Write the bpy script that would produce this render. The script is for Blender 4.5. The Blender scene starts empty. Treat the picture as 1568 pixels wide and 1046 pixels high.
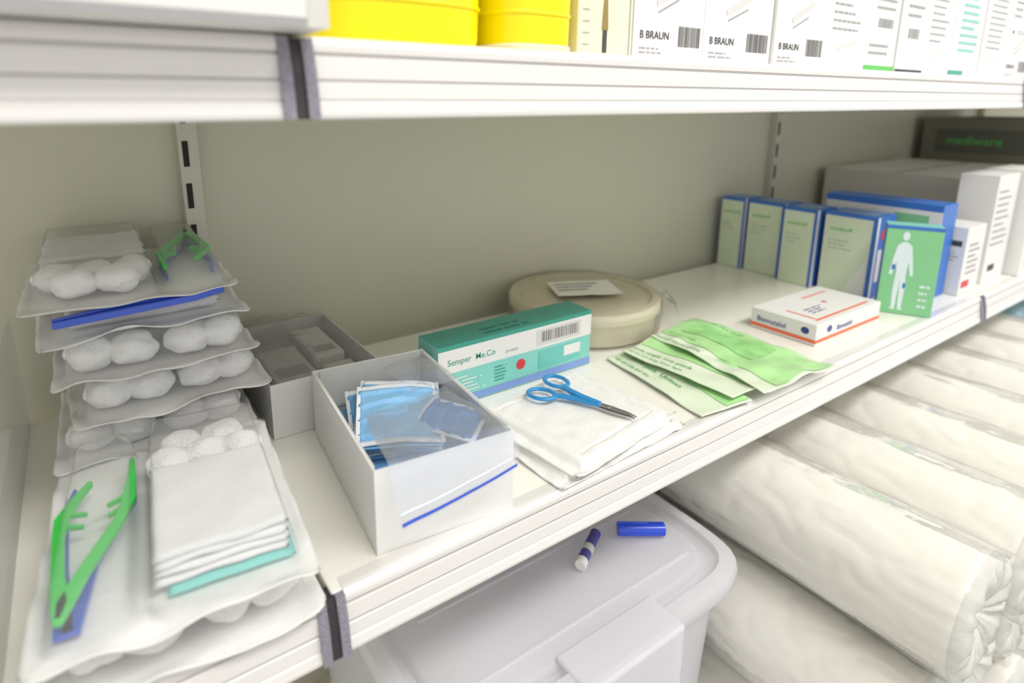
import bpy, bmesh, math, random
from mathutils import Vector, Matrix, noise
random.seed(4)
S=bpy.context.scene
COL=bpy.context.collection
def lin(c):
    return tuple(((v/255)/12.92 if v/255<=.04045 else ((v/255+.055)/1.055)**2.4) for v in c)+(1,)
MATS={}
def mat(name,c,rough=.5,metal=0,bump=0,bscale=80,coat=0,var=.04,spec=.5,alpha=1,trans=0,stretch=None):
    if name in MATS: return MATS[name]
    m=bpy.data.materials.new(name); m.use_nodes=True
    N=m.node_tree.nodes; L=m.node_tree.links; p=N["Principled BSDF"]
    tc=N.new("ShaderNodeTexCoord"); mp=N.new("ShaderNodeMapping"); L.new(tc.outputs["Object"],mp.inputs[0])
    if stretch: mp.inputs["Scale"].default_value=stretch
    nz=N.new("ShaderNodeTexNoise"); nz.inputs["Scale"].default_value=bscale; nz.inputs["Detail"].default_value=4
    L.new(mp.outputs[0],nz.inputs["Vector"])
    mx=N.new("ShaderNodeMixRGB"); L.new(nz.outputs["Fac"],mx.inputs[0])
    a=lin(c); mx.inputs[1].default_value=tuple(min(1,x*(1-var)) for x in a[:3])+(1,)
    mx.inputs[2].default_value=tuple(min(1,x*(1+var)) for x in a[:3])+(1,)
    L.new(mx.outputs[0],p.inputs["Base Color"])
    p.inputs["Roughness"].default_value=rough; p.inputs["Metallic"].default_value=metal
    p.inputs["Coat Weight"].default_value=coat; p.inputs["Coat Roughness"].default_value=.12
    p.inputs["Specular IOR Level"].default_value=spec
    p.inputs["Alpha"].default_value=alpha; p.inputs["Transmission Weight"].default_value=trans
    if bump:
        b=N.new("ShaderNodeBump"); b.inputs["Strength"].default_value=bump; b.inputs["Distance"].default_value=.002
        L.new(nz.outputs["Fac"],b.inputs["Height"]); L.new(b.outputs[0],p.inputs["Normal"])
        if coat: L.new(b.outputs[0],p.inputs["Coat Normal"])
    MATS[name]=m; return m
def film(name,c,white=.12,gl=.25,rough=.12,bump=.4,bscale=60,gmul=.4):
    """thin clear plastic: transparent + little haze + fresnel gloss"""
    m=bpy.data.materials.new(name); m.use_nodes=True
    N=m.node_tree.nodes; L=m.node_tree.links; N.clear()
    o=N.new("ShaderNodeOutputMaterial"); t=N.new("ShaderNodeBsdfTransparent"); d=N.new("ShaderNodeBsdfDiffuse"); tl=N.new("ShaderNodeBsdfTranslucent")
    g=N.new("ShaderNodeBsdfGlossy"); g.inputs["Roughness"].default_value=rough
    d.inputs[0].default_value=lin(c); tl.inputs[0].default_value=lin(c)
    am=N.new("ShaderNodeMixShader"); am.inputs[0].default_value=.5; L.new(d.outputs[0],am.inputs[1]); L.new(tl.outputs[0],am.inputs[2])
    m1=N.new("ShaderNodeMixShader"); m1.inputs[0].default_value=white; L.new(t.outputs[0],m1.inputs[1]); L.new(am.outputs[0],m1.inputs[2])
    lw=N.new("ShaderNodeLayerWeight"); lw.inputs[0].default_value=gl
    nz=N.new("ShaderNodeTexNoise"); nz.inputs["Scale"].default_value=bscale; nz.inputs["Detail"].default_value=3
    tc=N.new("ShaderNodeTexCoord"); L.new(tc.outputs["Object"],nz.inputs["Vector"])
    b=N.new("ShaderNodeBump"); b.inputs["Strength"].default_value=bump; b.inputs["Distance"].default_value=.003
    L.new(nz.outputs["Fac"],b.inputs["Height"]); L.new(b.outputs[0],g.inputs["Normal"]); L.new(b.outputs[0],lw.inputs["Normal"])
    ml=N.new("ShaderNodeMath"); ml.operation='MULTIPLY'; ml.inputs[1].default_value=gmul; L.new(lw.outputs["Fresnel"],ml.inputs[0])
    m2=N.new("ShaderNodeMixShader"); L.new(ml.outputs[0],m2.inputs[0]); L.new(m1.outputs[0],m2.inputs[1]); L.new(g.outputs[0],m2.inputs[2])
    L.new(m2.outputs[0],o.inputs[0]); MATS[name]=m; return m

WHITE=mat("white_enamel",(242,240,231),.28,bscale=12,var=.02)
RAIL=mat("rail_plastic",(226,223,221),.25,bscale=6,var=.06,stretch=(.15,8,110),coat=.4)
RAILG=mat("rail_groove",(186,182,180),.4)
BACK=mat("back_panel_grey",(204,202,183),.45,bscale=5,var=.03)
SLOT=mat("slot_black",(35,34,32),.8)
CHROME=mat("chrome_strip",(152,148,162),.35,metal=.3,bump=.9,bscale=900,var=.5)
DARK=mat("dark_gap",(48,46,50),.5)
UPR=mat("upright_steel",(198,196,182),.4,metal=.1)
CARD=mat("carton_white",(232,231,229),.5,bscale=40,var=.02)
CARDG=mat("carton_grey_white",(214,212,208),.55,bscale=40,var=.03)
CREAM=mat("carton_cream",(236,229,200),.5)
BLUE=mat("print_blue",(56,114,198),.4)
NAVY=mat("print_navy",(50,62,140),.4)
GREENL=mat("print_pale_green",(214,227,200),.45,bscale=60)
GREEN=mat("print_green",(92,190,90),.4)
GREENM=mat("print_mid_green",(134,202,146),.4,bscale=30)
TEAL=mat("print_teal",(60,156,140),.35)
TEALP=mat("print_pale_teal",(136,210,200),.35,bscale=30,var=.1)
INK=mat("print_ink",(70,68,72),.6)
GREY=mat("print_grey",(165,165,166),.6)
ORANGE=mat("print_orange",(238,112,70),.5)
RED=mat("print_red",(215,60,68),.5)
YELLOW=mat("yellow_plastic",(248,230,0),.35,bscale=20,var=.02)
PAPER=mat("sterile_paper",(238,237,235),.6,bump=.25,bscale=220,var=.02)
COTTON=mat("cotton",(247,246,245),.95,bump=.9,bscale=500,var=.03)
GAUZE=mat("gauze",(243,243,244),.9,bump=.6,bscale=1100,var=.05)
TGREEN=mat("tweezer_green",(40,205,72),.3,coat=.4)
TBLUE=mat("forceps_blue",(44,82,196),.3,coat=.4)
SBLUE=mat("scissor_handle_blue",(30,140,205),.3,coat=.5)
STEEL=mat("scissor_steel",(190,190,192),.22,metal=1)
MBLUE=mat("mask_blue",(128,188,236),.7,bump=.3,bscale=300)
MWHITE=mat("mask_white",(236,240,246),.8)
BEIGE=mat("tub_beige",(232,223,199),.4,bump=.15,bscale=30,coat=.2,var=.05)
PGREEN=mat("packet_green",(182,232,162),.35,bump=.3,bscale=45,var=.14,coat=.3)
PPALE=mat("packet_pale",(228,240,216),.35,bump=.2,bscale=45,var=.06,coat=.3)
ROLL=mat("cotton_roll_wrapped",(238,236,229),.45,bump=.5,bscale=16,coat=.35,var=.03,stretch=(1.6,.3,1.6))
ROLLEND=mat("roll_film_gathered",(212,211,206),.28,bump=.8,bscale=60,coat=.8,var=.12)
CLEAR=film("blister_clear",(248,248,250),.22,.14,.14,.4,60,.6)
BAG=film("bag_clear",(228,236,252),.20,.16,.16,.3,40,.3)
SMOKE=film("bag_smoky",(228,228,228),.22,.18,.15,.6,45,.5)
ACR=film("acrylic_clear",(235,238,236),.22,.15,.1,.02,5,.3)
BOXP=film("frosted_plastic",(250,249,253),.78,.16,.22,.05,20,.4)
LBAG=mat("light_blue_pack",(176,214,232),.4,bump=.5,bscale=20,coat=.5)
GREYI=mat("grey_item",(176,175,172),.5,bump=.4,bscale=60,var=.3)

def link(name,me,parent=None,mats=(),smooth=False):
    o=bpy.data.objects.new(name,me); COL.objects.link(o)
    for m in mats: me.materials.append(m)
    if smooth:
        for p in me.polygons: p.use_smooth=True
    if parent: o.parent=parent
    return o
def empty(name,loc=(0,0,0),rot=0):
    o=bpy.data.objects.new(name,None); COL.objects.link(o); o.location=loc; o.rotation_euler=(0,0,rot); o.empty_display_size=.02
    return o
def bevel(o,w,seg=2):
    b=o.modifiers.new("bev","BEVEL"); b.width=w; b.segments=seg; b.limit_method='ANGLE'; b.harden_normals=False
    return o
def box(name,x0,x1,y0,y1,z0,z1,m,parent=None,bev=0.0):
    bm=bmesh.new(); bmesh.ops.create_cube(bm,size=1)
    for v in bm.verts: v.co=Vector(((x0 if v.co.x<0 else x1),(y0 if v.co.y<0 else y1),(z0 if v.co.z<0 else z1)))
    me=bpy.data.meshes.new(name); bm.to_mesh(me); bm.free()
    o=link(name,me,parent,[m])
    if bev: bevel(o,bev)
    return o
def boxes(name,lst,m,parent=None,bev=0):
    V=[];F=[]
    for (x0,x1,y0,y1,z0,z1) in lst:
        k=len(V)
        V+=[(x,y,z) for z in (z0,z1) for y in (y0,y1) for x in (x0,x1)]
        F+=[tuple(k+i for i in f) for f in ((0,2,3,1),(4,5,7,6),(0,1,5,4),(2,6,7,3),(0,4,6,2),(1,3,7,5))]
    me=bpy.data.meshes.new(name); me.from_pydata(V,[],F)
    o=link(name,me,parent,[m])
    if bev: bevel(o,bev)
    return o
def extrude_profile(name,prof,x0,x1,m,parent=None):
    n=len(prof); V=[(x0,y,z) for y,z in prof]+[(x1,y,z) for y,z in prof]
    F=[(i,(i+1)%n,n+(i+1)%n,n+i) for i in range(n)]+[tuple(range(n))[::-1],tuple(range(n,2*n))]
    me=bpy.data.meshes.new(name); me.from_pydata(V,[],F)
    bm=bmesh.new(); bm.from_mesh(me); bmesh.ops.recalc_face_normals(bm,faces=bm.faces); bm.to_mesh(me); bm.free()
    return link(name,me,parent,[m])
def catrow(R,k,t):
    n=len(R); i=min(int(t),n-2); f=t-i
    p=[R[max(0,min(n-1,i+j))][k] for j in (-1,0,1,2)]
    return .5*((2*p[1])+(p[2]-p[0])*f+(2*p[0]-5*p[1]+4*p[2]-p[3])*f*f+(3*p[1]-p[0]-3*p[2]+p[3])*f**3)
def surfpt(R,u,v,amp,fs,seed):
    t=v*(len(R)-1); q=catrow(R,0,t).lerp(catrow(R,1,t),u)
    if amp: q=q+Vector((0,0,1))*amp*(noise.noise(q*fs+Vector((seed*7.1,seed,3)))+.5*noise.noise(q*fs*2.3+Vector((seed,9,seed))))
    return q
def loft(name,rows,nx,ny,m,parent=None,amp=0,fs=30,seed=0,thick=0,smooth=True,fn=None):
    R=[(Vector(a),Vector(b)) for a,b in rows]; n=len(R)
    V=[];F=[]
    for j in range(ny+1):
        t=j/ny*(n-1); a=catrow(R,0,t); b=catrow(R,1,t)
        for i in range(nx+1):
            q=a.lerp(b,i/nx)
            if fn: q=fn(q,i/nx,j/ny)
            if amp:
                q=q+Vector((0,0,1))*amp*(noise.noise(q*fs+Vector((seed*7.1,seed,3)))+.5*noise.noise(q*fs*2.3+Vector((seed,9,seed))))
            V.append(q)
    for j in range(ny):
        for i in range(nx):
            k=j*(nx+1)+i; F.append((k,k+1,k+nx+2,k+nx+1))
    me=bpy.data.meshes.new(name); me.from_pydata(V,[],F)
    o=link(name,me,parent,[m],smooth)
    if thick:
        s=o.modifiers.new("sol","SOLIDIFY"); s.thickness=thick; s.offset=-1
    return o
def patch(name,rows,u0,u1,v0,v1,nx,ny,m,parent,amp,fs,seed,dz=.0006):
    R=[(Vector(a),Vector(b)) for a,b in rows]; V=[];F=[]
    for j in range(ny+1):
        for i in range(nx+1): V.append(surfpt(R,u0+(u1-u0)*i/nx,v0+(v1-v0)*j/ny,amp,fs,seed)+Vector((0,0,dz)))
    for j in range(ny):
        for i in range(nx):
            k=j*(nx+1)+i; F.append((k,k+1,k+nx+2,k+nx+1))
    me=bpy.data.meshes.new(name); me.from_pydata(V,[],F); return link(name,me,parent,[m],True)
def text_mesh(body,size):
    cu=bpy.data.curves.new("txt","FONT"); cu.body=body; cu.size=size; cu.offset=size*.008; cu.resolution_u=3
    t=bpy.data.objects.new("tmp",cu); COL.objects.link(t); bpy.context.view_layer.update()
    me=bpy.data.meshes.new_from_object(t.evaluated_get(bpy.context.evaluated_depsgraph_get()))
    bpy.data.objects.remove(t); me.materials.clear(); return me
def wraptext(rows,parent,body,size,u,v0,m,amp,fs,seed,dz=.0011):
    """text running along decreasing v, draped on the sheet"""
    R=[(Vector(a),Vector(b)) for a,b in rows]; me=text_mesh(body,size)
    Lv=(R[-1][0]-R[0][0]).length; Lu=(R[0][1]-R[0][0]).length
    for p in me.vertices: p.co=surfpt(R,min(1,u+p.co.y/Lu),max(0,v0-p.co.x/Lv),amp,fs,seed)+Vector((0,0,dz))
    return link("lettering",me,parent,[m])
def ribbon(name,pts,th,m,parent=None,bev=.0006):
    V=[];F=[];n=len(pts)
    for i,(x,y,z,w) in enumerate(pts):
        a=Vector(pts[max(0,i-1)][:2]); b=Vector(pts[min(n-1,i+1)][:2]); d=(b-a).normalized(); p=Vector((-d.y,d.x))*w/2
        V+=[(x+p.x,y+p.y,z),(x-p.x,y-p.y,z),(x-p.x,y-p.y,z+th),(x+p.x,y+p.y,z+th)]
    for i in range(n-1):
        k=4*i
        for a in range(4): F.append((k+a,k+(a+1)%4,k+4+(a+1)%4,k+4+a))
    F+=[(0,3,2,1),(4*n-4,4*n-3,4*n-2,4*n-1)]
    me=bpy.data.meshes.new(name); me.from_pydata(V,[],F)
    bm=bmesh.new(); bm.from_mesh(me); bmesh.ops.recalc_face_normals(bm,faces=bm.faces); bm.to_mesh(me); bm.free()
    o=link(name,me,parent,[m]); 
    if bev: bevel(o,bev)
    return o
def lathe(name,prof,m,parent=None,seg=64,smooth=True,sq=None):
    V=[];F=[]
    for r,z in prof:
        for i in range(seg):
            a=2*math.pi*i/seg; c,s=math.cos(a),math.sin(a)
            if sq:
                ax,ay,p=sq; k=(abs(c)**p+abs(s)**p)**(-1/p); V.append((r*k*c*ax,r*k*s*ay,z))
            else: V.append((r*c,r*s,z))
    n=len(prof)
    for j in range(n-1):
        for i in range(seg):
            F.append((j*seg+i,j*seg+(i+1)%seg,(j+1)*seg+(i+1)%seg,(j+1)*seg+i))
    F.append(tuple(range(seg))[::-1]); F.append(tuple(range((n-1)*seg,n*seg)))
    me=bpy.data.meshes.new(name); me.from_pydata(V,[],F)
    o=link(name,me,parent,[m])
    if smooth:
        for p in me.polygons: p.use_smooth=len(p.vertices)==4
        o.modifiers.new("es","EDGE_SPLIT").split_angle=math.radians(40)
    return o
# ---------- cartons with print
class Carton:
    def __init__(s,name,x,y,z,sx,sy,sz,rot=0,base=CARD,faces=None,bev=.0007):
        bm=bmesh.new(); bmesh.ops.create_cube(bm,size=1)
        for v in bm.verts: v.co=Vector(((v.co.x+.5)*sx,(v.co.y+.5)*sy,(v.co.z+.5)*sz))
        me=bpy.data.meshes.new(name); 
        ms=[base]; faces=faces or {}
        bm.normal_update()
        for f in bm.faces:
            n=f.normal
            k='L' if n.x<-.5 else 'R' if n.x>.5 else 'F' if n.y<-.5 else 'B' if n.y>.5 else 'T' if n.z>.5 else 'D'
            if k in faces:
                if faces[k] not in ms: ms.append(faces[k])
                f.material_index=ms.index(faces[k])
        bm.to_mesh(me); bm.free()
        s.o=link(name,me,None,ms); bevel(s.o,bev)
        s.o.location=(x,y,z); s.o.rotation_euler=(0,0,rot); s.d=(sx,sy,sz); s.k=0
    def fr(s,face):
        sx,sy,sz=s.d
        if face=='L': return Vector((0,sy,0)),Vector((0,-1,0)),Vector((0,0,1)),Vector((-1,0,0)),sy,sz
        if face=='F': return Vector((0,0,0)),Vector((1,0,0)),Vector((0,0,1)),Vector((0,-1,0)),sx,sz
        return Vector((0,0,sz)),Vector((1,0,0)),Vector((0,1,0)),Vector((0,0,1)),sx,sy
    def rect(s,face,u0,v0,u1,v1,m,off=.00025):
        return s.poly(face,[(u0,v0),(u1,v0),(u1,v1),(u0,v1)],m,off)
    def poly(s,face,pts,m,off=.00025):
        O,U,Vv,N,w,h=s.fr(face); s.k+=1
        vs=[O+U*u*w+Vv*v*h+N*(off+.00001*s.k) for u,v in pts]
        me=bpy.data.meshes.new("print"); me.from_pydata(vs,[],[tuple(range(len(vs)))])
        return link("print_%d"%s.k,me,s.o,[m])
    def many(s,face,rs,m,off=.0003):
        O,U,Vv,N,w,h=s.fr(face); s.k+=1; vs=[];fs=[]
        for (u0,v0,u1,v1) in rs:
            k=len(vs); vs+=[O+U*u*w+Vv*v*h+N*(off+.00001*s.k) for u,v in ((u0,v0),(u1,v0),(u1,v1),(u0,v1))]; fs.append((k,k+1,k+2,k+3))
        me=bpy.data.meshes.new("print"); me.from_pydata(vs,[],fs)
        return link("print_%d"%s.k,me,s.o,[m])
    def dot(s,face,u,v,ru,rv,m): s.poly(face,[(u+ru*math.cos(a*.3927),v+rv*math.sin(a*.3927)) for a in range(16)],m)
    def barcode(s,face,u0,v0,u1,v1,m=None):
        rs=[];u=u0
        while u<u1:
            w=random.choice((.006,.01,.016))*(u1-u0)*2.2; rs.append((u,v0,min(u+w,u1),v1)); u+=w+random.choice((.006,.012))*(u1-u0)*2.2
        s.many(face,rs,m or INK)
    def words(s,face,u0,v0,u1,v1,n,m,fill=.35):
        """rows of small word-like marks"""
        h=(v1-v0)/n; rs=[]
        for i in range(n):
            u=u0; e=u0+(u1-u0)*random.uniform(.55,1)
            while u<e:
                w=random.uniform(.04,.12); rs.append((u,v0+i*h,min(u+w,e),v0+(i+fill)*h)); u+=w+.02
        s.many(face,rs,m)
    def text(s,face,u,v,size,body,m):
        O,U,Vv,N,w,h=s.fr(face); s.k+=1
        me=text_mesh(body,size)
        o=link("lettering_%d"%s.k,me,s.o,[m])
        M=Matrix((U,Vv,N)).transposed().to_4x4(); M.translation=O+U*u*w+Vv*v*h+N*(.0004+.00001*s.k)
        o.matrix_local=M; return o

# ================= ROOM ==================
box("floor",-2.5,3.5,-2.5,.6,-.05,0,mat("floor_vinyl",(190,188,180),.4))
box("ceiling",-2.5,3.5,-2.5,.6,2.7,2.75,mat("ceiling_paint",(245,245,240),.8))
box("wall_back",-2.5,3.5,.45,.5,0,2.7,mat("wall_paint",(225,222,212),.8))
# ================= SHELVING UNIT ==================
unit=empty("shelving_unit")
box("back_panel",-1,2.999,.352,.372,.05,2.1,BACK,unit)
for X in (-1,0,1,2):
    box("upright_%d"%(X+1),X-.009,X+.009,.338,.352,.05,2.1,UPR,unit,.001)
    sl=[]
    z=.1
    while z<2.0:
        sl.append((X-.0055,X-.0005,.3372,.3385,z,z+.024)); z+=.04
    boxes("upright_slots_%d"%(X+1),sl,SLOT,unit)
def shelf(tag,z,front=0.0,depth=.336,rail=.0385):
    for b in (-1,0,1,2):
        x0,x1=b+.009,b+.991
        box("%s_deck_%d"%(tag,b+1),b+.0015,b+.9985,front+.002,depth-.001,z-.022,z,WHITE,unit,.001)
        r=rail; f=front; K=rail/.045
        raw=[(.012,0),(.004,-.0006),(.001,-.0002),(-.0010,.0018),(-.0018,.0045),(-.0018,.008),(-.0006,.0092),(-.0020,.0108),(-.0026,.016),(-.0032,.0225),
              (-.0024,.0235),(-.0036,.0245),(-.0046,.0335),(-.0038,.0345),(-.0052,.0360),(-.0064,.0415),(-.0062,.0438),(-.0048,.045),(.012,.045),(.012,.02)]
        prof=[(f+y,z-d*K) for y,d in raw]
        extrude_profile("%s_price_rail_%d"%(tag,b+1),prof,x0-.0005,x1+.0005,RAIL,unit)
        boxes("%s_rail_grooves_%d"%(tag,b+1),[(x0,x1,f-.0016,f+.001,z-.0097*K,z-.0090*K),(x0,x1,f-.0032,f+.001,z-.0238*K,z-.0234*K)],RAILG,unit)
    for X in (-1,0,1,2):
        f=front
        def pr(d): return [(f+.01,z-.001),(f-.0005-d,z-.001),(f-.0045-d,z-.016),(f-.0075-d,z-rail+.0005),(f+.01,z-rail+.0005)]
        extrude_profile("%s_strip_a_%d"%(tag,X+1),pr(.0010),X-.0085,X-.0030,CHROME,unit)
        extrude_profile("%s_strip_b_%d"%(tag,X+1),pr(.0010),X+.0030,X+.0085,CHROME,unit)
        extrude_profile("%s_gap_%d"%(tag,X+1),pr(-.0005),X-.0031,X+.0031,DARK,unit)
        boxes("%s_bracket_%d"%(tag,X+1),[(X-.0035,X-.001,f+.012,depth,z-.038,z-.0225),(X+.001,X+.0035,f+.012,depth,z-.038,z-.0225)],UPR,unit)
shelf("upper_shelf",1.310)
shelf("middle_shelf",1.0)
shelf("bottom_shelf",.554,front=-.13)
box("top_canopy_shelf",-1,2.999,0,.336,1.86,1.9,WHITE,unit)
dv=empty("acrylic_shelf_divider",(-.154,0,1.0))
box("panel",-.001,.001,.012,.333,.001,.102,ACR,dv,.0003)
box("foot",-.012,.001,.012,.333,.0003,.0018,ACR,dv)

# ================= blister dressing packs ==================
def sst(x): x=max(0,min(1,x)); return x*x*(3-2*x)
def cotton_ball(parent,x,y,z,r,seed,fz=.9):
    bm=bmesh.new(); bmesh.ops.create_icosphere(bm,subdivisions=4,radius=r)
    for v in bm.verts:
        n=v.co.normalized(); v.co*=1+.20*noise.noise(n*1.4+Vector((seed*3.3,seed,0)))+.035*noise.noise(n*6+Vector((seed,0,seed)))
        v.co.z*=fz; v.co.x*=1.08
    me=bpy.data.meshes.new("cotton_ball"); bm.to_mesh(me); bm.free()
    o=link("cotton_ball_%d"%seed,me,parent,[COTTON],True); o.location=(x,y,z); return o
def soft_slab(name,x0,x1,y0,y1,z0,z1,m,parent,seed=0,amp=.0008,r=.002):
    nx,ny=26,30
    def top(i,j,side):
        u,v=i/nx,j/ny
        x=x0+(x1-x0)*u; y=y0+(y1-y0)*v
        e=min(u,1-u)*(x1-x0); g=min(v,1-v)*(y1-y0); d=min(e,g)
        h=(z1-z0)/2; k=math.sqrt(max(0,1-(1-min(1,d/r))**2))
        nzv=amp*noise.noise(Vector((x*45+seed,y*45,seed*2.2)))
        return (x+amp*noise.noise(Vector((y*50,seed,1))),y+amp*noise.noise(Vector((x*50,seed,5))),(z0+z1)/2+side*h*k+nzv)
    V=[];F=[]
    for side in (1,-1):
        for j in range(ny+1):
            for i in range(nx+1): V.append(top(i,j,side))
    n=(nx+1)*(ny+1)
    for j in range(ny):
        for i in range(nx):
            k=j*(nx+1)+i; F.append((k,k+1,k+nx+2,k+nx+1)); F.append((n+k,n+k+nx+1,n+k+nx+2,n+k+1))
    me=bpy.data.meshes.new(name); me.from_pydata(V,[],F)
    bm=bmesh.new(); bm.from_mesh(me); bmesh.ops.remove_doubles(bm,verts=bm.verts,dist=1e-5); bm.to_mesh(me); bm.free()
    return link(name,me,parent,[m],True)
def pack(loc,rot,seed,kind="mid",W=.135,L=.18,H=.025):
    p=empty("dressing_pack",loc,rot)
    def wav(q,u,v):
        e=min(u,1-u,v,1-v)
        q=q.copy(); q.z+=.0040*(1-sst(e*9))*noise.noise(Vector((q.x*30+seed*5,q.y*30,seed)))*2
        cx=max(abs(u-.5)-.44,0)/.06; cy=max(abs(v-.5)-.455,0)/.045
        if cx>0 and cy>0:
            k=math.hypot(cx,cy)
            if k>1:
                q.x=math.copysign((.44+.06*cx/k)*W,u-.5); q.y=math.copysign((.455+.045*cy/k)*L,v-.5)
        if e<.06: q.x+=.0010*noise.noise(Vector((q.y*60,seed,2))); q.y+=.0010*noise.noise(Vector((q.x*60,seed,7)))
        return q
    loft("paper_backing",[((-W/2,-L/2,.0015),(W/2,-L/2,.0015)),((-W/2,L/2,.0015),(W/2,L/2,.0015))],50,60,PAPER,p,fn=wav,thick=.0005)
    if kind in("mid","flat"): comps=[(-.060,.060,-.080,.080,H)]
    else: comps=[(-.060,-.019,-.080,.080,H*.8),(-.015,.060,-.080,.080,H)]
    cr=.0016 if kind!="flat" else .001
    def hf(q,u,v):
        x=(u-.5)*W; y=(v-.5)*L; h=0
        for a,b,c,d,hh in comps:
            cxx=max(0,.012-min(x-a,b-x)); cyy=max(0,.012-min(y-c,d-y)); e2=.012-math.hypot(cxx,cyy)
            h=max(h,hh*sst(e2/.0055))
        w=wav(q,u,v)
        q=q.copy(); q.z=.0028+h+cr*(noise.noise(Vector((x*45,y*45,seed)))+.5*abs(noise.noise(Vector((x*110,y*110,seed)))))*min(1,h/.01+.2)+w.z-.0028
        q.x,q.y=w.x,w.y
        return q
    loft("clear_tray",[((-W/2,-L/2,.0028),(W/2,-L/2,.0028)),((-W/2,L/2,.0028),(W/2,L/2,.0028))],90,110,CLEAR,p,fn=hf)
    if kind=="flat":
        soft_slab("gauze",-.05,.05,-.07,.07,.003,.003+H*.8,GAUZE,p,seed); return p
    if kind=="mid":
        soft_slab("gauze",-.054,.054,-.074,.028,.003,.018,GAUZE,p,seed)
        for k,(bx,by) in enumerate([(-.043,.063),(-.019,.064),(.017,.064),(.042,.062),(-.030,.042),(.028,.042)]):
            cotton_ball(p,bx,by,.015,.0150,seed*9+k,.80)
        return p
    soft_slab("teal_drape",-.006,.058,-.072,-.01,.0030,.0062,mat("drape_teal",(120,210,202),.8),p,seed)
    hh=.0043
    for i in range(4):
        soft_slab("gauze_%d"%i,-.0125+.001*random.random(),.0555+.001*random.random(),-.068+.0012*i,.026-.001*random.random(),.0062+i*hh*.96,.0062+(i+1)*hh,GAUZE,p,seed+i,amp=.0016)
    r=.0132
    for k,(bx,by) in enumerate([(-.001,.042),(.022,.044),(.045,.042),(.008,.063),(.034,.064)]):
        cotton_ball(p,bx,by,.004+r*.72,r,seed*7+k,.74)
    z=.0125
    ribbon("tweezer_arm_a",[(-.0515,-.077,z,.004),(-.0515,-.066,z,.0080),(-.0545,-.045,z,.0062),(-.0575,-.010,z,.006),(-.0575,.006,z,.0075),(-.0510,.026,z,.005),(-.0450,.040,z,.003)],.0045,TGREEN,p,.001)
    ribbon("tweezer_arm_b",[(-.0515,-.077,z,.004),(-.0500,-.066,z,.0080),(-.0430,-.045,z,.0062),(-.0285,-.010,z,.006),(-.0238,.010,z,.0075),(-.0225,.034,z,.005),(-.0225,.056,z,.003)],.0045,TGREEN,p,.001)
    for (a,b,c,d) in [(-.056,.000,-.046,-.005),(-.055,.011,-.045,.007),(-.0245,.006,-.034,-.001),(-.0245,.016,-.035,.010)]:
        ribbon("tweezer_tooth",[(a,b,z+.0005,.003),(c,d,z+.0005,.0016)],.0028,TGREEN,p,.0003)
    zb=.005
    ribbon("forceps_arm_a",[(-.050,-.077,zb,.009),(-.055,-.03,zb,.006),(-.0585,.02,zb,.005),(-.055,.05,zb,.002)],.003,TBLUE,p)
    ribbon("forceps_arm_b",[(-.048,-.077,zb,.009),(-.040,-.03,zb,.004),(-.0225,.02,zb,.004),(-.0225,.06,zb,.002)],.003,TBLUE,p)
    return p
D2R=math.radians
pack((-.056,.256,1.0005),math.pi+D2R(1),11,"mid")
pack((-.060,.256,1.0300),math.pi+D2R(-2),12,"mid")
pack((-.052,.257,1.0600),math.pi+D2R(3),13,"mid")
pack((-.055,.253,1.0910),math.pi+D2R(-1),14,"mid",H=.028)
pack((-.062,.256,1.1235),math.pi+D2R(1),15,"flat",H=.012)
pack((-.066,.254,1.1450),math.pi+D2R(-1.5),16,"top")
fz=empty("blue_forceps",(-.062,.168,1.1375),D2R(2))
ribbon("arm_a",[(-.055,-.004,0,.005),(-.02,.000,.001,.012),(.03,.003,.002,.012),(.052,.006,.003,.004)],.0050,TBLUE,fz,.001)
ribbon("arm_b",[(-.055,-.004,.0051,.003),(-.02,.003,.0061,.007),(.03,.006,.0067,.008),(.052,.006,.0075,.003)],.0014,TBLUE,fz)
pack((-.067,.083,1.0005),math.pi+D2R(-3),31,"mid")
pack((-.0670,.081,1.0295),D2R(-5),37,"top")

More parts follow.
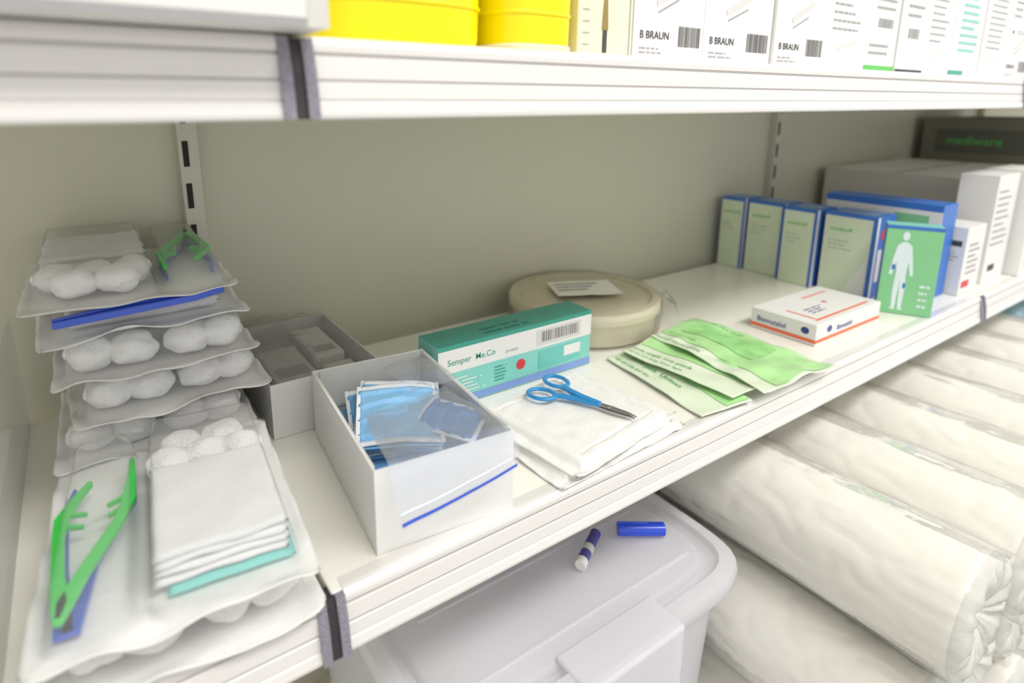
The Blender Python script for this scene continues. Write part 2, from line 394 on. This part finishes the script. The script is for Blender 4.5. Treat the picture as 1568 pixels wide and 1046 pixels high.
# ================= mask dispenser box ==================
mb=empty("face_mask_box",(.0365,.0145,1.0),D2R(-5.5))
w,l,h,t=.100,.160,.060,.0012
def taperbox(name,w,l,h,t,parent,m):
    lst=[(0,w,0,l,0.0004,t),(0,w,0,t,t,h),(0,w,l-t,l,t,h),(0,t,t,l-t,t,h),(w-t,w,t,l-t,t,h)]
    return boxes(name,lst,m,parent)
taperbox("carton_body",w,l,h,t,mb,CARD)
boxes("folded_flaps",[(t,2.2*t,.006,l-.006,h*.35,h-.0005),(w-2.2*t,w-t,.006,l-.006,h*.35,h-.0005),(.006,w-.006,l-2.2*t,l-t,h*.4,h-.0005)],CARDG,mb)
def mask(name,c,rot,tx,ty,lw,ll,seed,m=MBLUE):
    p=empty(name,c); p.parent=mb; p.rotation_euler=(tx,ty,rot)
    def pf(q,u,v):
        q=q.copy(); ph=(v*5)%1; q.z+=(.0032*(1-ph) if .10<v<.90 else 0)+.006*math.sin(math.pi*u)*math.sin(math.pi*v)
        return q
    R=[((-lw/2,-ll/2,0),(lw/2,-ll/2,0)),((-lw/2,ll/2,0),(lw/2,ll/2,0))]
    loft("pleated_body",R,18,90,m,p,fn=pf,amp=.0015,fs=30,seed=seed,thick=.0008)
    for k,(v0,v1) in enumerate([(0,.07),(.93,1)]):
        a=-ll/2+ll*v0;b=-ll/2+ll*v1
        loft("binding_%d"%k,[((-lw/2,a,.0006),(lw/2,a,.0006)),((-lw/2,b,.0006),(lw/2,b,.0006))],18,3,MWHITE,p,fn=lambda q,u,v:q+Vector((0,0,.0012+.002*math.sin(math.pi*u))),amp=.0015,fs=30,seed=seed,thick=.0006)
    for s_ in (-1,1):
        ribbon("ear_loop_edge_%d"%s_,[(s_*lw/2,-ll/2,.001,.003),(s_*lw/2,ll/2,.001,.003)],.0015,MWHITE,p,.0003)
    return p
soft_slab("mask_pile",.008,.094,.01,.150,.002,.026,MBLUE,mb,3,amp=.003,r=.006)
mask("folded_mask_a",(.046,.098,.034),D2R(-12),D2R(8),0,.062,.085,1)
mask("folded_mask_b",(.050,.090,.041),D2R(-22),D2R(8),D2R(4),.062,.084,2)
mask("folded_mask_c",(.046,.080,.047),D2R(-18),D2R(4),D2R(2),.060,.080,3,mat("mask_blue_light",(146,200,242),.7,bump=.3,bscale=300))
mask("folded_mask_d",(.078,.052,.047),D2R(40),D2R(4),D2R(-8),.034,.050,5,mat("mask_blue_deep",(64,136,212),.7))
bagrows=[((.020,.074,.057),(.088,.086,.056)),((.013,.050,.061),(.090,.056,.060)),((.010,.022,.064),(.094,.026,.064)),((.008,-.003,.0645),(.096,.001,.0655)),((.006,-.018,.049),(.094,-.014,.057)),((.008,-.024,.033),(.090,-.018,.045))]
def crk(q,u,v):
    q=q.copy(); e=abs(noise.noise(Vector((u*4,v*5,2.2))))+.3*abs(noise.noise(Vector((u*10,v*11,5)))); q.z+=.0035*e*(1-.6*v); return q
loft("zip_bag",bagrows,50,70,BAG,mb,amp=.002,fs=24,seed=2,fn=crk)
loft("zip_bag_back",[((a[0]+.001,a[1],a[2]-.003),(b[0]+.002,b[1],b[2]-.003)) for a,b in bagrows],30,44,BAG,mb,amp=.002,fs=24,seed=2)
loft("zip_line",[((.0075,-.0262,.0375),(.0910,-.0200,.0490)),((.0078,-.0268,.0353),(.0906,-.0204,.0470))],20,2,TBLUE,mb,amp=.002,fs=24,seed=2)
loft("zip_line_upper",[((.0075,-.0242,.0425),(.0915,-.0180,.0540)),((.0078,-.0246,.0418),(.0911,-.0182,.0533))],20,2,MWHITE,mb,amp=.002,fs=24,seed=2)
loft("zip_bag_loose",[((.052,.140,.060),(.086,.142,.060)),((.052,.110,.066),(.094,.112,.066)),((.058,.08,.064),(.098,.082,.064))],30,40,BAG,mb,amp=.002,fs=25,seed=9,fn=crk)

# ================= back supply box ==================
sb=empty("supply_box",(.020,.186,1.0))
taperbox("carton_body",.098,.148,.050,.0012,sb,CARD)
boxes("inner_items",[(.006,.090,.008,.14,.003,.030)],GREYI,sb,.003)
boxes("inner_packets",[(.012,.05,.02,.10,.031,.040),(.055,.085,.05,.13,.031,.044),(.058,.088,.006,.044,.031,.038)],CARDG,sb,.002)
boxes("inner_labels",[(.016,.044,.03,.05,.0402,.0405),(.060,.080,.06,.075,.0442,.0445)],GREY,sb)
def crk2(q,u,v):
    q=q.copy(); q.z+=.006*abs(noise.noise(Vector((u*5,v*6,q.x*9))))+.003*abs(noise.noise(Vector((u*13,v*14,1)))); return q
loft("film_packet",[((.01,.008,.038),(.055,.012,.038)),((.006,.07,.048),(.06,.075,.046)),((.012,.138,.044),(.05,.132,.050))],30,44,SMOKE,sb,amp=.005,fs=38,seed=20,fn=crk2)
loft("film_hood",[((.0,.0,.049),(.094,.0,.047)),((.001,.07,.058),(.098,.075,.052)),((.0,.146,.058),(.097,.146,.052))],44,60,SMOKE,sb,amp=.004,fs=34,seed=40,fn=crk2)

# ================= teal glove carton ==================
c=Carton("glove_carton",.160,.150,1.0005,.190,.038,.062,0,base=TEALP,faces={'T':TEAL})
c.rect('F',0,.56,1,.99,CARD); c.rect('F',0,.93,1,1,TEAL)
c.text('F',.05,.68,.0085,"Semper  Me.Co",TEAL)
c.text('F',.40,.65,.005,"protect",GREY)
c.rect('F',0,.02,1,.14,mat("print_violet_blue",(132,160,220),.4))
c.rect('F',.60,.60,.92,.88,CARDG); c.barcode('F',.64,.66,.90,.84,mat("print_dark_grey",(110,108,110),.6))
c.words('F',.05,.20,.28,.50,5,CARD); c.words('F',.33,.22,.44,.5,5,TEAL)
c.dot('F',.50,.38,.030,.09,RED)
c.rect('F',.62,.2,.92,.50,mat("print_teal_mid",(112,198,188),.35)); c.rect('F',.80,.3,.92,.48,CARD)
c.words('T',.3,.2,.6,.7,2,mat("print_teal_dark",(34,132,118),.35)); 

# ================= sterile paper packs + scissors ==================
def pad(name,cx,cy,z,rot,w,l,h,seed):
    p=empty(name,(cx,cy,z),rot)
    def f(q,u,v):
        x=(u-.5)*w;y=(v-.5)*l; e=min(.5*w-abs(x),.5*l-abs(y))
        q=q.copy(); q.z=.0014+h*sst((e-.009)/.005)+.0014*noise.noise(Vector((x*25+seed,y*25,seed)))+.0011*noise.noise(Vector((x*70,y*70,seed)))
        q.z+=-.0012*sst(1-abs(e-.022)/.0022)
        if e<.010: q.z+=.003*max(0,noise.noise(Vector((x*60,y*60,seed+5))))
        cxx=max(abs(u-.5)-.45,0)/.05; cyy=max(abs(v-.5)-.45,0)/.05
        if cxx>0 and cyy>0:
            k=math.hypot(cxx,cyy)
            if k>1: q.x=math.copysign((.45+.05*cxx/k)*w,u-.5); q.y=math.copysign((.45+.05*cyy/k)*l,v-.5)
        return q
    loft("pouch",[((-w/2,-l/2,0),(w/2,-l/2,0)),((-w/2,l/2,0),(w/2,l/2,0))],110,110,PAPER,p,fn=f,thick=.0010)
    return p
pad("sterile_pouch",.248,.068,1.0008,D2R(3),.152,.134,.0045,2)
pad("sterile_pouch",.250,.065,1.0068,D2R(8),.140,.124,.0055,7)
sc=empty("surgical_scissors",(.2788,.0195,1.0158))
d=Vector((.2518-.2788,.1030-.0195)); sc.rotation_euler=(0,0,math.atan2(d.y,d.x)-math.pi/2)
def ring(name,cx,cy,rx,ry,rt,m,parent,z=0,rot=0):
    V=[];F=[];n,k=40,12
    for i in range(n):
        a=2*math.pi*i/n; 
        for j in range(k):
            b=2*math.pi*j/k; x=(rx+rt*math.cos(b))*math.cos(a); y=(ry+rt*math.cos(b))*math.sin(a)
            V.append((cx+x*math.cos(rot)-y*math.sin(rot),cy+x*math.sin(rot)+y*math.cos(rot),z+rt*.8*math.sin(b)))
    for i in range(n):
        for j in range(k): F.append((i*k+j,((i+1)%n)*k+j,((i+1)%n)*k+(j+1)%k,i*k+(j+1)%k))
    me=bpy.data.meshes.new(name); me.from_pydata(V,[],F); return link(name,me,parent,[m],True)
ring("finger_ring_a",-.0150,.0860,.0095,.0125,.0022,SBLUE,sc,.003,.25)
ring("finger_ring_b",.0140,.0880,.0095,.0125,.0022,SBLUE,sc,.004,-.25)
ribbon("handle_a",[(-.0085,.076,.001,.006),(-.005,.066,.001,.006),(-.002,.055,.001,.0065),(0,.034,.001,.0055)],.0032,SBLUE,sc,.001)
ribbon("handle_b",[(.0085,.077,.002,.006),(.005,.067,.002,.006),(.002,.055,.002,.0065),(0,.034,.002,.0055)],.0034,SBLUE,sc,.001)
ribbon("blade_a",[(.0005,.040,.0022,.0055),(.0012,.024,.0022,.0055),(.0012,.010,.0022,.004),(.0,0,.0022,.0008)],.0013,STEEL,sc,.0003)
ribbon("blade_b",[(-.0005,.040,.0008,.0055),(-.0012,.024,.0008,.0055),(-.0010,.010,.0008,.004),(-.001,.001,.0008,.0008)],.0013,STEEL,sc,.0003)
o=lathe("pivot_screw",[(.0018,.0034),(.0018,.0042),(.0012,.0046)],STEEL,sc,24); o.location=(0,.026,0)

# ================= round beige tub ==================
tb=empty("round_plaster_tub",(.432,.248,1.0005))
lathe("tub_body",[(.086,0),(.089,.002),(.091,.026),(.0915,.028)],BEIGE,tb,96)
lathe("tub_lid",[(.0935,.027),(.0955,.029),(.0955,.038),(.093,.0415),(.086,.042),(.084,.0385),(.080,.0375),(.077,.0395),(.03,.0400)],BEIGE,tb,96)
lb=loft("lid_label",[((-.042,-.030,.0470),(.042,-.030,.0470)),((-.042,.030,.0470),(.042,.030,.0470))],14,14,mat("label_offwhite",(244,242,234),.5),tb,thick=.0002,amp=.0008,fs=50); lb.rotation_euler=(0,0,D2R(-25))
lb2=boxes("lid_label_print",[(-.036,.022-.01*k,.014-.012*k,.017-.012*k,.0478,.0480) for k in range(3)],GREY,tb); lb2.rotation_euler=(0,0,D2R(-25))
sw=lathe("shrink_wrap",[(.090,.0002),(.0965,.004),(.0985,.024),(.0985,.040),(.091,.0450),(.05,.0440),(.004,.0440)],film("shrink_film",(248,245,234),.12,.22,.12,.7,60,.6),tb,96)
for v in sw.data.vertices:
    v.co.x*=1+.014*noise.noise(v.co*60); v.co.y*=1+.014*noise.noise(v.co*60); v.co.z+=.0012*noise.noise(v.co*50)*(1 if v.co.z>.01 else 0)
loft("wrap_tail",[((.070,-.070,.040),(.088,-.045,.040)),((.082,-.078,.030),(.104,-.050,.036)),((.088,-.084,.012),(.112,-.056,.022))],16,16,MATS["shrink_film"],tb,amp=.008,fs=60,seed=3)

# ================= green packets ==================
GT=mat("packet_text_green",(84,168,92),.4)
MESHG=mat("packet_mesh_green",(158,218,140),.4,bump=.3,bscale=90,var=.25)
def packet(rows,seed,m,z,amp):
    p=empty("printed_sterile_packet",(0,0,1.0+z))
    loft("pouch",rows,46,50,m,p,amp=amp,fs=22,seed=seed,thick=.0008)
    return p
A=[((.350,.006,.003),(.412,-.004,.005)),((.372,.145,.003),(.452,.146,.004))]
pA=packet(A,1,PPALE,.001,.002)
wraptext(A,pA,"Read sterile pack  Unitext",.008,.28,.97,GT,.002,22,1)
wraptext(A,pA,"single use only and dry",.006,.10,.95,GT,.002,22,1)
patch("green_panel",A,.52,.98,.03,.97,16,30,PGREEN,pA,.002,22,1)
B=[((.392,.004,.008),(.470,.000,.009)),((.388,.138,.008),(.462,.148,.008))]
pB=packet(B,4,PPALE,.003,.0025)
wraptext(B,pB,"Sterile single use pack",.008,.22,.97,GT,.0025,22,4)
wraptext(B,pB,"keep dry and away from light",.0055,.08,.95,GT,.0025,22,4)
patch("green_panel",B,.45,.98,.03,.97,16,30,PGREEN,pB,.0025,22,4)
C=[((.420,-.010,.012),(.550,-.014,.004)),((.434,.08,.013),(.550,.08,.006)),((.442,.145,.011),(.547,.160,.005))]
pC=packet(C,8,PPALE,.004,.005)
patch("green_panel",C,.20,.97,.04,.97,30,40,PGREEN,pC,.005,22,8)
patch("mesh_panel",C,.42,.80,.30,.85,20,30,MESHG,pC,.005,22,8,.0012)
wraptext(C,pC,"trend and sterile gauze",.008,.06,.96,GT,.005,22,8)
wraptext(C,pC,"1 Stk dressing  10 x 10 cm",.006,.87,.95,GT,.005,22,8,.0014)
wraptext(C,pC,"non woven swab",.006,.26,.9,GT,.005,22,8,.0014)
Dp=[((.47,.05,.006),(.560,.05,.003)),((.500,.158,.004),(.556,.168,.003))]
packet(Dp,12,PGREEN,.001,.003)

# ================= small flat carton (orange stripe) ==================
c=Carton("ointment_carton",.602,.037,1.0005,.158,.082,.026,0)
c.rect('F',0,.12,1,.28,ORANGE); c.text('F',.30,.42,.009,"Bismutalol",NAVY); c.dot('F',.19,.62,.035,.16,NAVY)
c.rect('T',.10,.10,.9,.14,ORANGE); c.rect('T',.52,.76,.9,.79,ORANGE); c.rect('T',.12,.16,.14,.6,ORANGE)
c.words('T',.24,.30,.48,.50,3,NAVY); c.dot('T',.60,.5,.02,.04,RED)
c.rect('L',.0,.12,1,.28,ORANGE); c.text('L',.10,.42,.009,"Bismutalol",NAVY); c.dot('L',.84,.62,.06,.16,NAVY)

# ================= row of blue/green bandage cartons ==================
def bandage(x,y0,y1,dx,h=.12,rot=0,name="bandage_carton"):
    c=Carton(name,x,y0,1.0005,dx,y1-y0,h,rot,base=BLUE,faces={'T':BLUE,'L':CARD,'F':BLUE})
    c.rect('L',0.03,.0,.9,.95,GREENL); c.rect('L',.92,0,1,1,BLUE); c.rect('L',0,.96,1,1,BLUE)
    c.text('L',.12,.78,.0085,"medesoft",GREEN); c.words('L',.12,.55,.6,.7,3,GREY,.25); c.rect('F',0.0,.0,.12,1,CARD)
    c.rect('T',.15,.1,.85,.9,mat("print_blue_grey",(120,150,190),.4))
    return c
bandage(.838,.290,.334,.05)
bandage(.840,.222,.284,.05)
bandage(.828,.165,.216,.058)
c4=bandage(.838,.086,.158,.056)
c4.dot('F',.5,.78,.25,.08,RED); c4.rect('F',.2,.2,.8,.6,CARD)
c4.poly('L',[(.5,.02),(.9,.02),(.9,.5)],CARD)
c=Carton("large_bandage_carton",.912,.036,1.0005,.05,.160,.137,0,base=BLUE,faces={'L':CARD})
c.rect('L',0,.93,1,1,BLUE); c.words('L',.1,.72,.6,.86,2,BLUE); c.rect('L',.62,.66,.9,.88,GREENM)
c=Carton("body_diagram_carton",.825,.002,1.0005,.030,.062,.121,D2R(27),base=BLUE,faces={'L':GREENM,'T':TEALP})
FIG=mat("print_figure_white",(222,236,240),.5)
P=[(.30,.62),(.36,.78),(.46,.82),(.54,.82),(.64,.78),(.70,.60),(.74,.45),(.68,.44),(.62,.60),(.60,.48),(.62,.28),(.60,.08),(.64,.05),(.53,.05),(.51,.28),(.50,.40),(.49,.28),(.47,.05),(.36,.05),(.40,.08),(.38,.28),(.40,.48),(.38,.60),(.32,.44),(.26,.45)]
P=[((u-.5)*.9+.36,v) for u,v in P]
c.poly('L',P,FIG); c.dot('L',.36,.885,.062,.05,FIG)
c.rect('L',.0,.96,1,1,BLUE); c.words('L',.72,.1,.95,.4,4,FIG); c.rect('L',.18,.5,.24,.56,BLUE); c.rect('L',.42,.3,.47,.36,BLUE)
c=Carton("medicine_carton",.967,.020,1.0005,.070,.05,.102); c.rect('L',.55,.72,.9,.8,INK); c.words('L',.4,.5,.9,.66,3,GREY); c.words('F',.2,.3,.8,.8,6,GREY); c.rect('F',.1,.1,.5,.2,RED)
c=Carton("medicine_carton",1.070,.024,1.0005,.090,.050,.170); c.words('L',.2,.2,.8,.5,6,GREY); c.words('F',.1,.35,.8,.9,9,GREY,.3); c.rect('F',.2,.1,.5,.16,INK)
c=Carton("medicine_carton",1.172,.006,1.0005,.110,.066,.172); c.words('F',.1,.3,.8,.9,9,GREY,.3); c.barcode('F',.2,.1,.7,.22,GREY)
c=Carton("medicine_carton",1.30,.000,1.0005,.14,.08,.16); c.words('F',.1,.3,.8,.9,9,GREY,.3)
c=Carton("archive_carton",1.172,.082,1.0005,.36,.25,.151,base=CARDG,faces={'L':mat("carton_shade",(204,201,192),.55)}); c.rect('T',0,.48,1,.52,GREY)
c=Carton("dark_green_carton",1.60,.060,1.0005,.3,.27,.243,base=mat("carton_dark",(118,118,104),.5)); c.rect('L',.1,.68,.9,.9,mat("carton_darker",(92,94,84),.5)); c.text('L',.18,.76,.026,"mediware",GREEN)

# ================= upper shelf contents ==================
Z=1.3105
c=Carton("flat_storage_carton",-.62,-.026,Z+.0005,.628,.22,.11,base=CARD); c.rect('F',0,.0,1,.035,GREY); c.rect('F',.985,0,1,1,CARDG)
def bin_(x,y,ax,ay,base=None):
    p=empty("sharps_bin",(x,y,Z))
    prof=[(.92,0),(.96,.001),(.98,.006),(1.0,.05),(1.03,.10),(1.05,.105),(1.06,.11),(1.05,.125),(.9,.13),(.5,.14),(.5,.155),(.1,.157)]
    lathe("bin_body",[(r,z) for r,z in prof],YELLOW,p,96,sq=(ax,ay,4))
    lathe("bin_band",[(1.0,.0225),(1.006,.0232),(1.006,.0240),(1.0,.0247)],YELLOW,p,96,sq=(ax,ay,4))
    if base: lathe("bin_base",[(.9,.0),(1.0,.001),(1.01,.004),(.99,.005)],CREAM,p,96,sq=(ax,ay,4))
bin_(.074,.080,.058,.062)
bin_(.166,.066,.0315,.050,True)
def medbox(x0,x1,h,kind):
    c=Carton("syringe_carton",x0+.0006,.022+random.uniform(0,.004),Z,x1-x0-.0012,.12,h,base=CARD if kind!='needle' else CREAM,faces={'T':CARDG})
    if kind=='needle':
        c.many('F',[(.44,.0+.02,.52,.12)],INK); c.poly('F',[(.42,.12),(.54,.12),(.51,.28),(.45,.28)],mat("print_gold",(150,130,70),.5)); c.rect('F',.472,.28,.488,.62,INK)
        c.many('F',[(.08,.05+.05*i,.2,.055+.05*i) for i in range(10)],GREY); c.rect('F',.93,0,.95,1,GREY)
    elif kind=='bb':
        c.text('F',.08,.10,.0078,"B BRAUN",INK); c.barcode('F',.62,.07,.95,.17,mat("print_dark_grey",(110,108,110),.6)); c.words('F',.08,.03,.5,.07,2,GREY,.4)
        c.poly('F',[(.30,.25),(.70,.36),(.69,.39),(.29,.28)],CARDG); c.poly('F',[(.32,.22),(.60,.29),(.60,.30),(.32,.23)],GREY); c.words('F',.08,.55,.5,.9,6,GREY,.3)
        c.dot('F',.14,.42,.03,.016,INK); c.words('F',.3,.41,.9,.45,2,GREY)
    elif kind=='green':
        c.rect('F',.0,.0,1,.045,GREEN); c.barcode('F',.3,.30,.8,.36,GREY); c.words('F',.2,.42,.85,.9,9,GREY,.3); c.words('F',.1,.12,.9,.22,2,GREY)
    elif kind=='dark':
        c.rect('F',.0,.0,1,.03,INK); c.barcode('F',.3,.25,.7,.32,GREY); c.words('F',.2,.40,.85,.9,8,GREY,.3)
    elif kind=='teal':
        c.rect('F',0,0,.5,.05,TEAL); c.words('F',.2,.2,.85,.9,12,TEALP,.4)
    else:
        c.words('F',.15,.25,.8,.85,12,GREY,.25); c.poly('F',[(.3,.12),(.75,.18),(.74,.20),(.3,.14)],CARDG)
    return c
xs=[.2,.254,.335,.43,.515,.598,.665,.733,.81,.90,.99,1.08,1.2,1.32]
kinds=['needle','bb','bb','bb','plain','green','dark','plain','teal','plain','bb','teal','plain']
for i,k in enumerate(kinds): medbox(xs[i],xs[i+1],.15,k)

# ================= frosted storage box below ==================
stb=empty("plastic_storage_box",(.232,.150,.5545))
sq=(.170,.172,9)
lathe("tub_wall",[(.86,.0),(.88,.002),(.92,.12),(.955,.262),(.985,.264),(.985,.270),(.95,.270),(.945,.262),(.90,.12),(.86,.004),(.5,.004)],BOXP,stb,128,sq=sq)
lathe("lid",[(1.0,.272),(1.030,.273),(1.040,.276),(1.042,.288),(1.034,.293),(1.0,.2945),(.965,.2945),(.955,.288),(.93,.285),(.90,.285),(.89,.290),(.87,.2925),(.6,.2925),(.2,.2925)],BOXP,stb,128,sq=sq)
boxes("lid_ribs",[(-.13,.13,-.136,-.132,.292,.2950),(-.13,.13,-.060,-.057,.292,.2945),(-.13,.13,.02,.024,.292,.2945)],BOXP,stb,.001)
boxes("clip_handle",[(-.055,.055,-.190,-.180,.225,.296),(-.055,.055,-.190,-.150,.292,.297),(-.048,.048,-.196,-.188,.220,.232)],BOXP,stb,.003)
boxes("label",[(-.02,.05,-.1705,-.170,.14,.20)],CARD,stb)
boxes("label_print",[(-.012,.040,-.1710,-.1706,.178,.186),(-.012,.030,-.1710,-.1706,.160,.168)],INK,stb)
soft_slab("stored_linen",-.13,.13,-.13,.13,.01,.22,PAPER,stb,3,amp=.006,r=.03)
for i,(a,b) in enumerate([(-.12,-.02),(-.01,.12)]):
    soft_slab("stored_pack_%d"%i,a,b,-.12,.12,.222,.258,mat("stored_pack_white",(225,228,238),.6),stb,8+i,amp=.004,r=.012)
mk=empty("marker_pen",(0,0,.5545+.2945+.0062))
def cyl(name,a,b,r,m,parent,seg=24):
    a=Vector(a);b=Vector(b);L=(b-a).length
    o=lathe(name,[(r*.85,0),(r,.0008),(r,L-.0008),(r*.85,L)],m,parent,seg)
    o.rotation_mode='QUATERNION'; o.rotation_quaternion=(b-a).to_track_quat('Z','Y'); o.location=a; return o
A0=Vector((.256,.056,0)); A1=Vector((.300,.080,0)); dA=(A1-A0).normalized()
cyl("barrel",A0+dA*.008,A1,.0055,mat("barrel_violet",(70,66,150),.3,coat=.5),mk)
cyl("barrel_end",A0,A0+dA*.008,.0058,CARD,mk)
cyl("barrel_band",A0+dA*.018,A0+dA*.028,.0057,CARDG,mk)
B0=Vector((.322,.072,0)); B1=Vector((.362,.045,0)); dB=(B1-B0).normalized()
cyl("cap",B0,B1,.0070,mat("cap_blue",(24,74,220),.25,coat=.6),mk)
cyl("cap_clip",B0+Vector((0,0,.0074)),B0+dB*.03+Vector((0,0,.0074)),.0012,mat("cap_blue",(20,70,215)),mk,12)

# ================= cotton rolls in film ==================
WRAP=film("roll_wrap",(255,253,248),.12,.14,.14,.8,26,.5)
def roll(x,z,yf,yb,r,seed):
    p=empty("wrapped_cotton_roll",(x,0,z))
    na,nl=96,90; V=[];F=[]
    prof=[(yf+(yb-yf)*j/nl,1.0) for j in range(nl+1)]
    pre=[(yf+.006,.03),(yf+.001,.14),(yf-.004,.34),(yf-.008,.56),(yf-.009,.76),(yf-.006,.92)]
    allp=pre+prof+[(yb+.01,.85),(yb+.01,.05)]
    n=len(allp)
    for j,(y,k) in enumerate(allp):
        for i in range(na):
            a=2*math.pi*i/na; q=Vector((math.cos(a),math.sin(a),0))
            body=6<=j<n-2
            rr=r*k*.972
            rr*=1+ .024*noise.noise(Vector((q.x*1.3,q.y*1.3,y*9+seed*5)))+ .020*noise.noise(Vector((q.x*4,q.y*4,y*12+seed)))
            yy=y
            if body: rr-=.0022*(1-min(1,abs(noise.noise(Vector((q.x*3.2,q.y*3.2,y*22+seed*3))))*7))*.8
            else:
                yy=y+.004*noise.noise(Vector((q.x*3*k,q.y*3*k,seed)))+.0022*math.sin(a*13+seed+4*noise.noise(q*2))*k*(1-k)*3
            V.append((rr*math.cos(a),yy,rr*math.sin(a)))
    for j in range(n-1):
        for i in range(na): F.append((j*na+i,j*na+(i+1)%na,(j+1)*na+(i+1)%na,(j+1)*na+i))
    F.append(tuple(range(na)));
    me=bpy.data.meshes.new("roll_body"); me.from_pydata(V,[],F)
    o=link("roll_body",me,p,[ROLL,ROLLEND],True)
    for f in me.polygons:
        if f.center.y<yf-.001: f.material_index=1
    V=[];F=[];nl2=70
    for j in range(nl2+1):
        y=yf-.012+(yb-yf)*j/nl2
        for i in range(na):
            a=2*math.pi*i/na; q=Vector((math.cos(a),math.sin(a),0))
            rr=r*.995+.0022*max(0,noise.noise(Vector((q.x*6,q.y*6,y*10+seed*2))))+.0018*abs(noise.noise(Vector((q.x*12,q.y*12,y*16+seed))))
            V.append((rr*math.cos(a),y,rr*math.sin(a)))
    for j in range(nl2):
        for i in range(na): F.append((j*na+i,j*na+(i+1)%na,(j+1)*na+(i+1)%na,(j+1)*na+i))
    me=bpy.data.meshes.new("film"); me.from_pydata(V,[],F)
    link("film_wrap",me,p,[WRAP],True)
R=.0600
for r_i,(z,x0) in enumerate([(.6155,.468),(.7365,.465),(.856,.496)]):
    for k in range(7):
        roll(x0+.122*k,z,-.165+random.uniform(-.012,.012),.30,R,r_i*10+k)
soft_slab("blue_wrapped_pack",1.35,1.62,-.10,.10,.555,.90,LBAG,None,4,amp=.01,r=.04)

# ================= LIGHT ==================
w=bpy.data.worlds.new("room_ambient"); S.world=w; w.use_nodes=True
w.node_tree.nodes["Background"].inputs[0].default_value=(1,.985,.955,1); w.node_tree.nodes["Background"].inputs[1].default_value=.98
def area(name,loc,target,sx,sy,e,c=(1,.98,.95)):
    l=bpy.data.lights.new(name,"AREA"); l.shape='RECTANGLE'; l.size=sx; l.size_y=sy; l.energy=e; l.color=c
    o=bpy.data.objects.new(name,l); COL.objects.link(o); o.location=loc
    o.rotation_euler=(Vector(target)-Vector(loc)).to_track_quat('-Z','Y').to_euler()
area("ceiling_light_panel",(.5,-.95,2.6),(.5,-.4,1.0),1.4,.35,25)
area("ceiling_light_far",(2.2,-.95,2.6),(2.0,-.3,1.0),1.2,.6,13)
S.view_settings.view_transform='Standard'
# ================= CAMERA ==================
cam=bpy.data.cameras.new("camera"); co=bpy.data.objects.new("camera",cam); COL.objects.link(co)
co.location=(-.092,-.2926,1.28); co.rotation_euler=(math.radians(77),0,math.radians(-33.8))
cam.sensor_width=36; cam.lens=923/1568*36; cam.shift_x=51/1568; cam.shift_y=-154/1568
cam.clip_start=.01
cam.dof.use_dof=True; cam.dof.focus_distance=.50; cam.dof.aperture_fstop=4
S.camera=co
